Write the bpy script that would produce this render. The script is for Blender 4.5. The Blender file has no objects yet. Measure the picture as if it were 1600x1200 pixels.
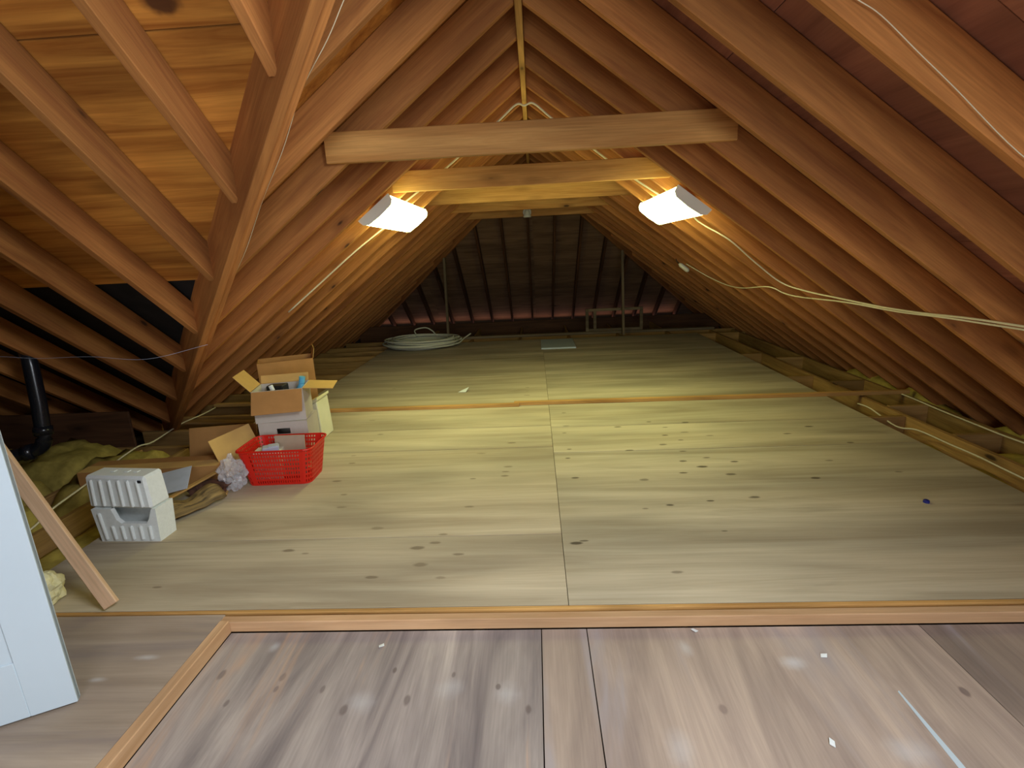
import bpy, bmesh, math, random
from mathutils import Vector, Matrix, noise
random.seed(7)
scene = bpy.context.scene
COL = scene.collection
R = math.radians

# ------------------------------------------------------------------ camera
cam_d = bpy.data.cameras.new('camera'); cam = bpy.data.objects.new('camera', cam_d); COL.objects.link(cam)
cam_d.sensor_fit = 'HORIZONTAL'; cam_d.sensor_width = 36.0; cam_d.lens = 36.0 * 810 / 1600
cam_d.clip_start = 0.02; cam_d.clip_end = 100
p_, y_, r_ = R(14.05), R(3.0), R(2.8)
Fv = Vector((-math.sin(y_) * math.cos(p_), math.cos(y_) * math.cos(p_), -math.sin(p_)))
R0 = Vector((math.cos(y_), math.sin(y_), 0)); U0 = R0.cross(Fv)
Rv = R0 * math.cos(r_) - U0 * math.sin(r_); Uv = U0 * math.cos(r_) + R0 * math.sin(r_)
cam.matrix_world = Matrix(((Rv.x, Uv.x, -Fv.x, 0), (Rv.y, Uv.y, -Fv.y, 0), (Rv.z, Uv.z, -Fv.z, 1.35), (0, 0, 0, 1)))
scene.camera = cam

# ------------------------------------------------------------------ world, lights, exposure
world = bpy.data.worlds.new('World'); scene.world = world; world.use_nodes = True
world.node_tree.nodes['Background'].inputs[0].default_value = (0.75, 0.85, 1.0, 1)
world.node_tree.nodes['Background'].inputs[1].default_value = 0.08
scene.view_settings.view_transform = 'Standard'; scene.view_settings.look = 'None'
scene.view_settings.gamma = 1.0; scene.view_settings.use_curve_mapping = False
scene.view_settings.exposure = 0.3
LAMP_STRENGTH = 17.0
LAMP_COLOR = (0.90, 0.98, 0.42)

def area(name, loc, direction, sx, sy, power, color):
    d = bpy.data.lights.new(name, 'AREA'); d.shape = 'RECTANGLE'; d.size = sx; d.size_y = sy
    d.energy = power; d.color = color
    o = bpy.data.objects.new(name, d); COL.objects.link(o); o.location = loc
    o.rotation_euler = Vector(direction).to_track_quat('-Z', 'Z').to_euler()
    return o
# daylight entering by the gable window behind the photographer
area('window_daylight', (0.2, -2.12, 1.25), (0, 1, -0.12), 1.7, 1.3, 60, (0.84, 0.91, 1.0))
# daylight entering by the roof window above the photographer's shoulder
area('skylight_daylight', (0.79, 0.27, 2.16), (-0.6, 0, -0.8), 1.55, 0.9, 110, (0.86, 0.93, 1.0))
# daylight entering through the soffit vents at the far eave
area('soffit_daylight', (-0.2, 10.55, -0.02), (0, -0.55, 1), 6.0, 0.12, 2.0, (1.0, 0.55, 0.48))

# ------------------------------------------------------------------ constants of the roof
TH = math.atan(0.75); CS, SN = 0.8, 0.6
ZR, XR, DEP, THK = 2.47, -0.03, 0.14, 0.038   # rafter underside height at ridge, ridge x, rafter depth, thickness
CNEAR, CFAR, Y0 = 0.95, 1.05, 0.95            # valley planes x + y, cross ridge y
YH = 7.2                                      # start of the hip
SP = 0.4064
EAVE = 3.62

# ------------------------------------------------------------------ materials
def newmat(name):
    m = bpy.data.materials.new(name); m.use_nodes = True
    nt = m.node_tree; b = nt.nodes['Principled BSDF']
    return m, nt, b
class N:
    def __init__(s, nt): s.nt = nt
    def n(s, t, **kw):
        o = s.nt.nodes.new(t)
        for k, v in kw.items(): setattr(o, k, v)
        return o
    def l(s, a, b): s.nt.links.new(a, b)
    def math(s, op, a, b=None, c=None, clamp=False):
        o = s.n('ShaderNodeMath', operation=op); o.use_clamp = clamp
        for i, v in enumerate((a, b, c)):
            if v is None: continue
            if isinstance(v, (int, float)): o.inputs[i].default_value = v
            else: s.l(v, o.inputs[i])
        return o.outputs[0]
    def vmath(s, op, a, b=None):
        o = s.n('ShaderNodeVectorMath', operation=op)
        for i, v in enumerate((a, b)):
            if v is None: continue
            if isinstance(v, tuple): o.inputs[i].default_value = v
            else: s.l(v, o.inputs[i])
        return o
    def mix(s, f, a, b, mode='MIX'):
        o = s.n('ShaderNodeMix', data_type='RGBA', blend_type=mode)
        for i, v in ((0, f), (6, a), (7, b)):
            if isinstance(v, (int, float)): o.inputs[i].default_value = v
            elif isinstance(v, tuple): o.inputs[i].default_value = (*v, 1) if len(v) == 3 else v
            else: s.l(v, o.inputs[i])
        return o.outputs[2]
    def noise(s, v, scale=1.0, detail=4, rough=0.55, dist=0.0):
        o = s.n('ShaderNodeTexNoise'); s.l(v, o.inputs['Vector'])
        o.inputs['Scale'].default_value = scale; o.inputs['Detail'].default_value = detail
        o.inputs['Roughness'].default_value = rough; o.inputs['Distortion'].default_value = dist
        return o.outputs['Fac']
    def ramp(s, f, stops):
        o = s.n('ShaderNodeValToRGB'); s.l(f, o.inputs[0])
        e = o.color_ramp.elements
        while len(e) < len(stops): e.new(0.5)
        for i, (p, c) in enumerate(stops):
            e[i].position = p; e[i].color = (*c, 1) if len(c) == 3 else c
        return o.outputs[0]
    def rng(s, f, a, b, c=0.0, d=1.0, smooth=True):
        o = s.n('ShaderNodeMapRange'); s.l(f, o.inputs[0])
        if smooth: o.interpolation_type = 'SMOOTHSTEP'
        for i, v in enumerate((a, b, c, d)): o.inputs[1 + i].default_value = v
        return o.outputs[0]

def srgb(r, g, b):
    f = lambda v: (v / 255 / 12.92) if v / 255 <= 0.04045 else ((v / 255 + 0.055) / 1.055) ** 2.4
    return (f(r), f(g), f(b))

def wood(name, dark, light, grain=(1.1, 13, 13), knots=0.5, rough=0.75, vary=(0.8, 1.12), fine=0.12, spots=None, smudge=None, axis='X', kcol=(0.035, 0.016, 0.008), ksize=0.13, kcell=(2.2, 6.5, 6.5), blotch=None):
    m, nt, b = newmat(name); k = N(nt)
    tc = k.n('ShaderNodeTexCoord'); oi = k.n('ShaderNodeObjectInfo')
    base = tc.outputs['Object']
    off = k.n('ShaderNodeCombineXYZ')
    for i, q in enumerate((37.0, 11.0, 23.0)): k.l(k.math('MULTIPLY', oi.outputs['Random'], q), off.inputs[i])
    v = k.vmath('ADD', base, off.outputs[0]).outputs[0]
    if axis == 'Y':
        sep = k.n('ShaderNodeSeparateXYZ'); k.l(v, sep.inputs[0]); cb = k.n('ShaderNodeCombineXYZ')
        k.l(sep.outputs[1], cb.inputs[0]); k.l(sep.outputs[0], cb.inputs[1]); k.l(sep.outputs[2], cb.inputs[2]); v = cb.outputs[0]
    g1 = k.noise(k.vmath('MULTIPLY', v, grain).outputs[0], 1.0, 5, 0.6, 0.9)
    col = k.ramp(g1, [(0.28, dark), (0.72, light)])
    tone = k.rng(k.noise(k.vmath('MULTIPLY', v, (0.7, 2.6, 2.6)).outputs[0], 1.0, 2, 0.5, 0.3), 0.3, 0.7, 0.78, 1.16)
    fi = k.rng(k.noise(k.vmath('MULTIPLY', v, (4.0, 150.0, 150.0)).outputs[0], 1.0, 2, 0.6), 0.25, 0.75, 1 - fine, 1 + fine)
    rv = k.rng(oi.outputs['Random'], 0, 1, vary[0], vary[1], False)
    t = k.math('MULTIPLY', k.math('MULTIPLY', tone, fi), rv)
    col = k.mix(1.0, col, t, 'MULTIPLY')
    if blotch:
        bf = k.rng(k.noise(k.vmath('MULTIPLY', v, blotch[1]).outputs[0], 1.0, 4, 0.6, 1.2), blotch[2], blotch[3], 0, 1)
        col = k.mix(bf, col, blotch[0])
    if knots > 0:
        vo = k.n('ShaderNodeTexVoronoi', feature='F1'); k.l(k.vmath('MULTIPLY', v, kcell).outputs[0], vo.inputs['Vector'])
        vo.inputs['Scale'].default_value = 1.0
        sp = k.n('ShaderNodeSeparateColor'); k.l(vo.outputs['Color'], sp.inputs[0])
        gate = k.math('LESS_THAN', sp.outputs[0], knots)
        core = k.math('MULTIPLY', k.rng(vo.outputs['Distance'], ksize * 0.45, ksize, 1, 0), gate)
        halo = k.math('MULTIPLY', k.rng(vo.outputs['Distance'], ksize * 0.8, ksize * 2.8, 0.45, 0), gate)
        col = k.mix(halo, col, tuple(x * 0.45 for x in dark))
        col = k.mix(k.math('MULTIPLY', core, 0.9), col, kcol)
    if smudge:   # pale paint dust
        nz2 = k.math('MULTIPLY', k.math('SUBTRACT', k.noise(base, 14.0, 4, 0.6), 0.5), 1.0); acc = None
        for (sx, sy, rx, ry, st) in smudge:
            d = k.vmath('MULTIPLY', k.vmath('SUBTRACT', base, (sx, sy, 0)).outputs[0], (1 / rx, 1 / ry, 0))
            f = k.rng(k.math('ADD', k.vmath('LENGTH', d.outputs[0]).outputs['Value'], nz2), -0.1, 1.2, st, 0)
            acc = f if acc is None else k.math('MAXIMUM', acc, f)
        col = k.mix(acc, col, srgb(214, 216, 220))
    if spots:   # knots and filled plugs at their places on the sheet
        nz = k.noise(base, 18.0, 2, 0.5)
        wob = k.math('MULTIPLY', k.math('SUBTRACT', nz, 0.5), 0.9)
        acc = None; acc2 = None
        for (sx, sy, rx, ry, st) in spots:
            d = k.vmath('MULTIPLY', k.vmath('SUBTRACT', base, (sx, sy, 0)).outputs[0], (1 / rx, 1 / ry, 0))
            L = k.math('ADD', k.vmath('LENGTH', d.outputs[0]).outputs['Value'], wob)
            f = k.rng(L, 0.55, 1.15, st, 0)
            acc = f if acc is None else k.math('MAXIMUM', acc, f)
        col = k.mix(acc, col, kcol)
    k.l(col, b.inputs['Base Color'])
    b.inputs['Roughness'].default_value = rough
    b.inputs['Specular IOR Level'].default_value = 0.25
    bp = k.n('ShaderNodeBump'); bp.inputs['Strength'].default_value = 0.25; bp.inputs['Distance'].default_value = 0.004
    k.l(g1, bp.inputs['Height']); k.l(bp.outputs[0], b.inputs['Normal'])
    return m

def plain(name, col, rough=0.6, var=0.08, scale=9.0, spec=0.3, metal=0.0, alpha=None, trans=0.0):
    m, nt, b = newmat(name); k = N(nt)
    tc = k.n('ShaderNodeTexCoord')
    f = k.rng(k.noise(tc.outputs['Object'], scale, 4, 0.6), 0.25, 0.75, 1 - var, 1 + var)
    k.l(k.mix(1.0, col, f, 'MULTIPLY'), b.inputs['Base Color'])
    b.inputs['Roughness'].default_value = rough; b.inputs['Metallic'].default_value = metal
    b.inputs['Specular IOR Level'].default_value = spec
    if alpha is not None: b.inputs['Alpha'].default_value = alpha
    if trans: b.inputs['Transmission Weight'].default_value = trans
    return m

KR = [(0.209,4.296),(0.207,3.945),(0.184,3.781),(0.200,3.439),(0.610,3.385),(0.180,3.276),(0.206,2.960),(0.871,3.983),(0.962,3.837),(0.920,3.663),(0.861,3.477),(1.146,3.941),(1.079,3.716),(1.008,3.555),(0.964,3.341),(1.079,3.218),(0.917,3.173),(1.008,3.076),(0.867,2.991),(1.141,2.952),(1.231,3.141),(1.234,3.628),(0.617,2.906),(1.156,2.644),(0.684,2.581),(0.547,2.547),(0.612,3.884),(0.153,2.222),(0.190,2.241),(0.876,2.303),(0.562,1.977),(2.002,3.757),(1.784,3.619),(2.102,3.409),(1.596,2.869),(1.161,2.649),(0.910,2.617),(1.805,3.116),(2.099,2.924)]
KL = [(-1.557,5.365),(-1.459,4.261),(-1.344,3.438),(-1.306,3.297),(-1.305,3.006),(-1.308,3.739),(-1.280,3.883),(-0.432,2.988),(-0.235,3.082),(-0.232,3.017),(-0.217,3.162),(-0.211,3.602),(-0.421,3.409),(-1.189,2.809),(-0.410,2.617),(-0.505,2.328),(-0.534,2.251),(-0.614,2.209),(-0.408,2.147),(-0.564,2.068),(-0.766,1.979),(-0.456,1.967),(-0.864,2.404),(-1.147,2.648),(-0.117,5.220),(-0.115,5.073),(-0.119,4.913),(-1.248,2.207),(-1.712,1.933),(-1.149,2.179)]
KN = [(-1.072,1.369),(-0.932,1.477),(-0.931,1.426),(-0.768,1.425),(-0.666,1.342),(-0.541,1.506),(-0.467,1.378),(-0.329,1.482),(-0.170,1.430),(-0.069,1.340),(-1.161,1.490),(1.302,1.399),(0.536,1.337)]
def spots_of(lst, rx, ry, st):
    out = []
    rr = random.Random(3)
    for x, y in lst:
        s = rr.uniform(0.7, 1.35); out.append((x, y, rx * s, ry * s * rr.uniform(0.8, 1.2), st * rr.uniform(0.55, 1.0)))
    return out

RAF = wood('rafter_wood', srgb(148, 90, 46), srgb(196, 134, 72), knots=0.55, ksize=0.1, kcell=(2.6, 7.5, 7.5))
RAFL = RAF
TIE = wood('tie_wood', srgb(172, 116, 58), srgb(212, 160, 92), knots=0.5, ksize=0.1)
JOIST = wood('joist_wood', srgb(140, 104, 58), srgb(190, 150, 90), knots=0.2)
SHEATH = wood('sheathing_plywood', srgb(138, 78, 24), srgb(208, 144, 64), grain=(0.9, 16, 16), knots=0.12, fine=0.06, ksize=0.12, kcell=(2.4, 4, 4), vary=(0.92, 1.05))
SHEATHR = wood('shaded_plywood', srgb(132, 84, 66), srgb(172, 116, 90), grain=(0.9, 9, 9), knots=0.12, fine=0.06, vary=(0.92, 1.05))  # right slope sheathing: its shade is put in as a darker, redder colour
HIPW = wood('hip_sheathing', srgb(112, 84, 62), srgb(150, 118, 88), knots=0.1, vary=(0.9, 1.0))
HIPR = wood('hip_rafter_wood', srgb(70, 46, 30), srgb(104, 70, 46), knots=0.15)  # darker than the other rafters: backlit shade put into the colour
def floor_mat(kind, x0, x1, y0, y1):
    """plywood of one sheet with the knots that lie on it."""
    inside = lambda L: [q for q in L if x0 < q[0] < x1 and y0 < q[1] < y1]
    if kind == 'R':
        return wood('deck_plywood_knotty', srgb(163, 149, 124), srgb(200, 188, 164), grain=(0.5, 7, 7), knots=0.0, fine=0.05, vary=(0.96, 1.04), spots=inside(SR), kcol=srgb(66, 54, 40), blotch=(srgb(140, 126, 104), (0.6, 3.5, 1), 0.58, 0.86))
    if kind == 'L':
        return wood('deck_plywood', srgb(163, 147, 122), srgb(200, 187, 161), grain=(0.5, 7, 7), knots=0.0, fine=0.05, vary=(0.96, 1.04), spots=inside(SL), kcol=srgb(92, 76, 56), blotch=(srgb(146, 130, 104), (0.6, 3.5, 1), 0.58, 0.86))
    if kind == 'A':
        return wood('worn_plywood', srgb(152, 134, 116), srgb(192, 174, 154), grain=(0.5, 7, 7), knots=0.0, fine=0.05, vary=(0.97, 1.03), smudge=[(-1.45, 1.52, 0.05, 0.015, 0.4), (-1.55, 1.42, 0.04, 0.012, 0.35)], blotch=(srgb(132, 120, 116), (0.6, 3.0, 1), 0.5, 0.8))
    if kind == 'N':
        return wood('weathered_plywood', srgb(106, 96, 95), srgb(176, 164, 154), grain=(0.9, 5.5, 5.5), knots=0.0, fine=0.07, vary=(0.96, 1.04), axis='Y', spots=inside(SN_), smudge=inside(SMU), kcol=srgb(96, 82, 78), blotch=(srgb(196, 160, 130), (0.5, 4.2, 1), 0.54, 0.70))
    return wood('weathered_plywood_tan', srgb(130, 114, 106), srgb(186, 166, 148), grain=(0.7, 5, 5), knots=0.0, fine=0.06, vary=(0.96, 1.04), axis='Y', spots=inside(SN_), smudge=inside(SMU), kcol=srgb(100, 84, 82), blotch=(srgb(158, 148, 146), (0.5, 3.4, 1), 0.52, 0.75))
SR = spots_of(KR, 0.026, 0.011, 0.85); SL = spots_of(KL, 0.028, 0.011, 0.6); SN_ = spots_of(KN, 0.011, 0.019, 0.7)
SMU = [(0.838, 1.525, 0.05, 0.035, 0.5), (-1.033, 1.626, 0.02, 0.03, 0.35), (0.493, 1.60, 0.025, 0.05, 0.3), (0.996, 1.196, 0.08, 0.05, 0.28), (0.373, 1.206, 0.05, 0.07, 0.22), (-0.62, 1.37, 0.06, 0.05, 0.22), (-0.14, 1.40, 0.05, 0.05, 0.22), (-0.33, 1.43, 0.05, 0.05, 0.2)]
GREYW = wood('dull_wood', srgb(104, 90, 70), srgb(142, 124, 96), knots=0.1)  # duller, greyer wood for the far posts, frame and board
TRIM = wood('trim_pine', srgb(178, 138, 98), srgb(208, 170, 130), knots=0.25, fine=0.06, vary=(0.95, 1.05))
BATT = wood('batten_wood', srgb(172, 124, 66), srgb(212, 166, 100), knots=0.3)
PLANK = wood('plank_wood', srgb(188, 150, 116), srgb(216, 184, 150), knots=0.05, fine=0.08)
VOID = plain('void_black', (0.012, 0.011, 0.011), 0.95, 0.3)  # near-black that paints the shade of the void under the jacks
DRY = plain('ceiling_board_back', srgb(90, 70, 50), 0.95, 0.2)
FOAM = plain('white_foam', srgb(224, 228, 226), 0.85, 0.04, 60)
CARD = plain('cardboard', srgb(176, 128, 74), 0.85, 0.1, 6)
CARDL = plain('cardboard_pale', srgb(204, 164, 98), 0.85, 0.08, 6)
CARDW = plain('white_carton', srgb(196, 186, 174), 0.8, 0.06, 7)
RED = plain('red_plastic', srgb(205, 30, 16), 0.35, 0.06, 5, 0.5)
PAINT = plain('white_paint', srgb(190, 204, 212), 0.45, 0.02, 3, 0.4)
ENAM = plain('white_enamel', srgb(222, 220, 204), 0.4, 0.02, 3, 0.4)
PIPE = plain('black_plastic_pipe', (0.012, 0.013, 0.018), 0.25, 0.1, 4, 0.5)
INSUL = plain('yellow_fibreglass', srgb(172, 152, 78), 1.0, 0.3, 9, 0.0)
INSULP = plain('pale_fibreglass', srgb(222, 214, 170), 1.0, 0.15, 20, 0.0)
CABLE = plain('white_cable', srgb(226, 216, 182), 0.5, 0.05, 3)
TUBEW = plain('white_tubing', srgb(206, 206, 184), 0.5, 0.05, 3)
PAPER = plain('grey_paper', srgb(176, 182, 200), 0.7, 0.08, 12)
BLACK = plain('black_item', (0.015, 0.015, 0.017), 0.5, 0.1)
BLUE = plain('blue_plastic', srgb(96, 176, 214), 0.4, 0.05)
DBLUE = plain('dark_blue_plastic', srgb(40, 44, 120), 0.4, 0.05)
RUG = wood('striped_rug', srgb(58, 48, 38), srgb(178, 148, 92), grain=(1.5, 22, 22), knots=0)
BROWN = plain('dark_brown_cloth', srgb(84, 56, 44), 0.95, 0.4, 14)
DIFFUSER_M, _nt, _b = newmat('lit_diffuser')
_b.inputs['Base Color'].default_value = (0.9, 0.9, 0.85, 1); _b.inputs['Emission Color'].default_value = (*LAMP_COLOR, 1); _b.inputs['Emission Strength'].default_value = LAMP_STRENGTH
BAG, _nt, _b = newmat('clear_plastic_film')
_b.inputs['Base Color'].default_value = (0.78, 0.78, 0.82, 1); _b.inputs['Roughness'].default_value = 0.18; _b.inputs['Alpha'].default_value = 0.32; _b.inputs['Specular IOR Level'].default_value = 0.8
GLASS, _nt, _b = newmat('window_glass')
_b.inputs['Base Color'].default_value = (0.9, 0.95, 1, 1); _b.inputs['Roughness'].default_value = 0.02; _b.inputs['Alpha'].default_value = 0.12

# ------------------------------------------------------------------ helpers
def mesh_obj(name, bm, mat, parent=None, matrix=None, smooth=False):
    me = bpy.data.meshes.new(name); bm.to_mesh(me); bm.free()
    me.materials.append(mat)
    if smooth: me.polygons.foreach_set('use_smooth', [True] * len(me.polygons))
    return link(name, me, parent, matrix)
def link(name, me, parent=None, matrix=None):
    o = bpy.data.objects.new(name, me); COL.objects.link(o)
    if parent: o.parent = parent
    if matrix is not None: o.matrix_local = matrix
    return o
def tag(o, label=None, cat=None, group=None, kind=None):
    if label: o['label'] = label
    if cat: o['category'] = cat
    if group: o['group'] = group
    if kind: o['kind'] = kind
    return o
def empty(name, loc=(0, 0, 0), rz=0):
    o = bpy.data.objects.new(name, None); COL.objects.link(o); o.empty_display_size = 0.1
    o.matrix_local = Matrix.Translation(loc) @ Matrix.Rotation(rz, 4, 'Z'); return o
def frame(x, z, loc):
    x = Vector(x).normalized(); z = Vector(z).normalized(); y = z.cross(x)
    return Matrix(((x.x, y.x, z.x, loc[0]), (x.y, y.y, z.y, loc[1]), (x.z, y.z, z.z, loc[2]), (0, 0, 0, 1)))
def bbox(bm, x0, x1, y0, y1, z0, z1, bev=0.0, M=None):
    r = bmesh.ops.create_cube(bm, size=1.0)
    for v in r['verts']:
        v.co = Vector(((x0 + x1) / 2 + v.co.x * (x1 - x0), (y0 + y1) / 2 + v.co.y * (y1 - y0), (z0 + z1) / 2 + v.co.z * (z1 - z0)))
    vs = r['verts']
    if bev > 0:
        es = list({e for v in vs for e in v.link_edges})
        q = bmesh.ops.bevel(bm, geom=es, offset=bev, segments=1, affect='EDGES')
        vs = list({v for f in q['faces'] for v in f.verts} | {v for v in vs if v.is_valid})
    if M is not None:
        bmesh.ops.transform(bm, matrix=M, verts=[v for v in vs if v.is_valid])
def box(name, x0, x1, y0, y1, z0, z1, mat, parent=None, bev=0.0, matrix=None):
    bm = bmesh.new(); bbox(bm, x0, x1, y0, y1, z0, z1, bev); return mesh_obj(name, bm, mat, parent, matrix)
def prism(bm, poly, axis, a, b):
    """poly: 2-D points; extruded along axis from a to b."""
    def P(u, v, w):
        return {'Y': (u, w, v), 'X': (w, u, v), 'Z': (u, v, w)}[axis]
    A = [bm.verts.new(P(u, v, a)) for u, v in poly]; B = [bm.verts.new(P(u, v, b)) for u, v in poly]
    n = len(poly)
    bm.faces.new(A); bm.faces.new(list(reversed(B)))
    for i in range(n): bm.faces.new((A[i], B[i], B[(i + 1) % n], A[(i + 1) % n]))
def finish(bm, bev=0.0):
    bmesh.ops.recalc_face_normals(bm, faces=bm.faces)
    if bev > 0: bmesh.ops.bevel(bm, geom=list(bm.edges), offset=bev, segments=1, affect='EDGES')
    return bm
def crom(pts, n=6):
    P = [Vector(p) for p in pts]; P = [P[0] * 2 - P[1]] + P + [P[-1] * 2 - P[-2]]; out = []
    for i in range(1, len(P) - 2):
        for k in range(n):
            t = k / n; a, b, c, d = P[i - 1:i + 3]
            out.append(0.5 * ((2 * b) + (c - a) * t + (2 * a - 5 * b + 4 * c - d) * t * t + (3 * b - a - 3 * c + d) * t ** 3))
    out.append(P[-2]); return out
def tube(bm, pts, r, seg=6, cap=True):
    rings = []; up = Vector((0, 0, 1)); n = len(pts)
    for i, p in enumerate(pts):
        t = (Vector(pts[min(i + 1, n - 1)]) - Vector(pts[max(i - 1, 0)])).normalized()
        s = t.cross(up)
        if s.length < 1e-3: s = t.cross(Vector((1, 0, 0)))
        s.normalize(); u = s.cross(t)
        rr = r[i] if isinstance(r, (list, tuple)) else r
        rings.append([bm.verts.new(Vector(p) + s * rr * math.cos(a) + u * rr * math.sin(a)) for a in [2 * math.pi * j / seg for j in range(seg)]])
    for a, b in zip(rings, rings[1:]):
        for j in range(seg): bm.faces.new((a[j], a[(j + 1) % seg], b[(j + 1) % seg], b[j]))
    if cap: bm.faces.new(list(reversed(rings[0]))); bm.faces.new(rings[-1])
def wire(name, pts, r, mat, parent=None, n=6, seg=6):
    bm = bmesh.new(); tube(bm, crom(pts, n), r, seg); finish(bm); return mesh_obj(name, bm, mat, parent, None, True)
_cache = {}
def rafter_mesh(L, dep=DEP, thk=THK, mat=None, L2=None):
    """plumb-cut board, local x downhill, z outward; underside on z = 0."""
    mat = mat or RAF
    key = (round(L, 3), dep, thk, mat.name)
    if key not in _cache:
        bm = bmesh.new(); s = dep * 0.75
        prism(bm, [(0, 0), (L, 0), (L - s, dep), (-s, dep)], 'Y', -thk / 2, thk / 2); finish(bm, 0.003)
        me = bpy.data.meshes.new('rafter'); bm.to_mesh(me); bm.free(); me.materials.append(mat); _cache[key] = me
    return _cache[key]
def board(name, p0, p1, up, w, d, mat, parent=None, bev=0.003):
    """box from p0 to p1 along its bottom centre line, w across, d towards up."""
    p0, p1 = Vector(p0), Vector(p1); x = (p1 - p0); L = x.length; x.normalize()
    z = Vector(up); z = (z - x * z.dot(x)).normalized()
    bm = bmesh.new(); bbox(bm, 0, L, -w / 2, w / 2, 0, d, bev)
    return mesh_obj(name, bm, mat, parent, frame(x, z, p0))
def sheet(name, poly, zf, thk, nrm, mat, parent=None, local=None):
    """a sheet lying in a sloping plane: plan polygon poly, height zf(x, y), thickness along nrm."""
    bm = bmesh.new(); nv = Vector(nrm) * thk
    A = [Vector((x, y, zf(x, y))) for x, y in poly]
    M = local.inverted() if local is not None else Matrix.Identity(4)
    a = [bm.verts.new(M @ p) for p in A]; b = [bm.verts.new(M @ (p + nv)) for p in A]
    n = len(poly); bm.faces.new(a); bm.faces.new(list(reversed(b)))
    for i in range(n): bm.faces.new((a[i], b[i], b[(i + 1) % n], a[(i + 1) % n]))
    finish(bm); return mesh_obj(name, bm, mat, parent, local)

# ------------------------------------------------------------------ roof: slope facing the long right side
XD_R, ZN_R = (CS, 0, -SN), (SN, 0, CS)
XD_L, ZN_L = (-CS, 0, -SN), (-SN, 0, CS)
XD_C, ZN_C = (0, CS, -SN), (0, SN, CS)
XD_B, ZN_B = (0, -CS, -SN), (0, -SN, CS)
VD = DEP / CS    # vertical depth of a rafter
RY = [2.71 + SP * k for k in range(-11, 19)]
zr = lambda x, y: ZR - 0.75 * (x - XR) + VD + 0.002
zl = lambda x, y: ZR + 0.75 * (x - XR) + VD + 0.002
zc = lambda x, y: ZR - 0.75 * (y - Y0) + VD + 0.002
zb = lambda x, y: ZR + 0.75 * (y - Y0) + VD + 0.002
zh = lambda x, y: ZR - 0.75 * (y - YH) + VD + 0.002

cr = tag(empty('ceiling_right', (0, 0, 0)), 'sloping rafters and boarded underside over the floor', None, None, 'structure')
for i in range(4):
    xa, xb = -0.2 + i * 0.976, -0.2 + (i + 1) * 0.976 - 0.002
    for j in range(5):
        ya, yb = -2.3 + j * 2.44 - (1.22 if i % 2 else 0), -2.3 + (j + 1) * 2.44 - 0.003 - (1.22 if i % 2 else 0)
        if j == 4: yb = 10.9
        if i < 2:
            if yb < 1.0: continue
            ya = max(ya, 1.1)
        F = frame((0, 1, 0), ZN_R, (xa, ya, zr(xa, ya)))
        sheet('plywood_sheet', [(xa, ya), (xb, ya), (xb, yb), (xa, yb)], zr, 0.013, ZN_R, SHEATHR, cr, F)
for a in ((-0.2, 0.25, -2.3, 1.097), (1.0, 1.75, -2.3, 1.097), (0.25, 1.0, -2.3, -0.53), (0.25, 1.0, 1.075, 1.097)):
    F = frame((0, 1, 0), ZN_R, (a[0], a[2], zr(a[0], a[2])))
    sheet('plywood_sheet', [(a[0], a[2]), (a[1], a[2]), (a[1], a[3]), (a[0], a[3])], zr, 0.013, ZN_R, SHEATHR, cr, F)
for y in RY:
    top = XR + 0.019 if y < YH - 0.02 else y - YH + XR + 0.03
    L = (EAVE - top) / CS
    if L < 0.2: continue
    if -0.3 < y < 0.9:      # cut short above and below the roof window
        link('rafter', rafter_mesh((0.22 - top) / CS), cr, frame(XD_R, ZN_R, (top, y, ZR - 0.75 * (top - XR))))
        link('rafter', rafter_mesh((EAVE - 1.04) / CS), cr, frame(XD_R, ZN_R, (1.04, y, ZR - 0.75 * (1.04 - XR))))
        continue
    link('rafter', rafter_mesh(L), cr, frame(XD_R, ZN_R, (top, y, ZR - 0.75 * (top - XR))))
w2 = bpy.data.objects.new('window_2', None); COL.objects.link(w2); w2.matrix_local = frame((0, 1, 0), ZN_R, (0.25, -0.52, ZR - 0.75 * 0.28))
tag(w2, 'white framed roof window in the slope above the camera', None, None, 'structure')
for a in ((0, 1.585, -0.05, 0.0), (0, 1.585, -0.98, -0.935), (0, 0.045, -0.935, -0.05), (1.54, 1.585, -0.935, -0.05)):
    box('window_frame', a[0], a[1], a[2], a[3], 0.02, 0.17, PAINT, w2)
board('ridge_board', (XR, -2.3, ZR - 0.03), (XR, YH + 0.05, ZR - 0.03), (0, 0, 1), 0.033, 0.2, BATT, cr)

# slope over the left side, beyond the valley
cl = tag(empty('ceiling_left', (0, 0, 0)), 'sloping rafters running down to the valley and far eave', None, None, 'structure')
sheet('plywood_sheet', [(0.0, 1.0), (0.0, 5.4), (-3.75, 5.4), (-3.75, 4.75)], zl, 0.013, ZN_L, SHEATH, cl)
sheet('plywood_sheet', [(0.0, 5.405), (0.0, 10.9), (-3.75, 10.9), (-3.75, 5.405)], zl, 0.013, ZN_L, SHEATH, cl)
for y in RY:
    if y < 1.2: continue
    top = XR - 0.019 if y < YH - 0.02 else -(y - YH) + XR - 0.03
    bot = max(-EAVE, CFAR - 0.03 - y)
    L = (top - bot) / CS
    if L < 0.15: continue
    link('rafter', rafter_mesh(L), cl, frame(XD_L, ZN_L, (top, y, ZR + 0.75 * (top - XR))))
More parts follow.
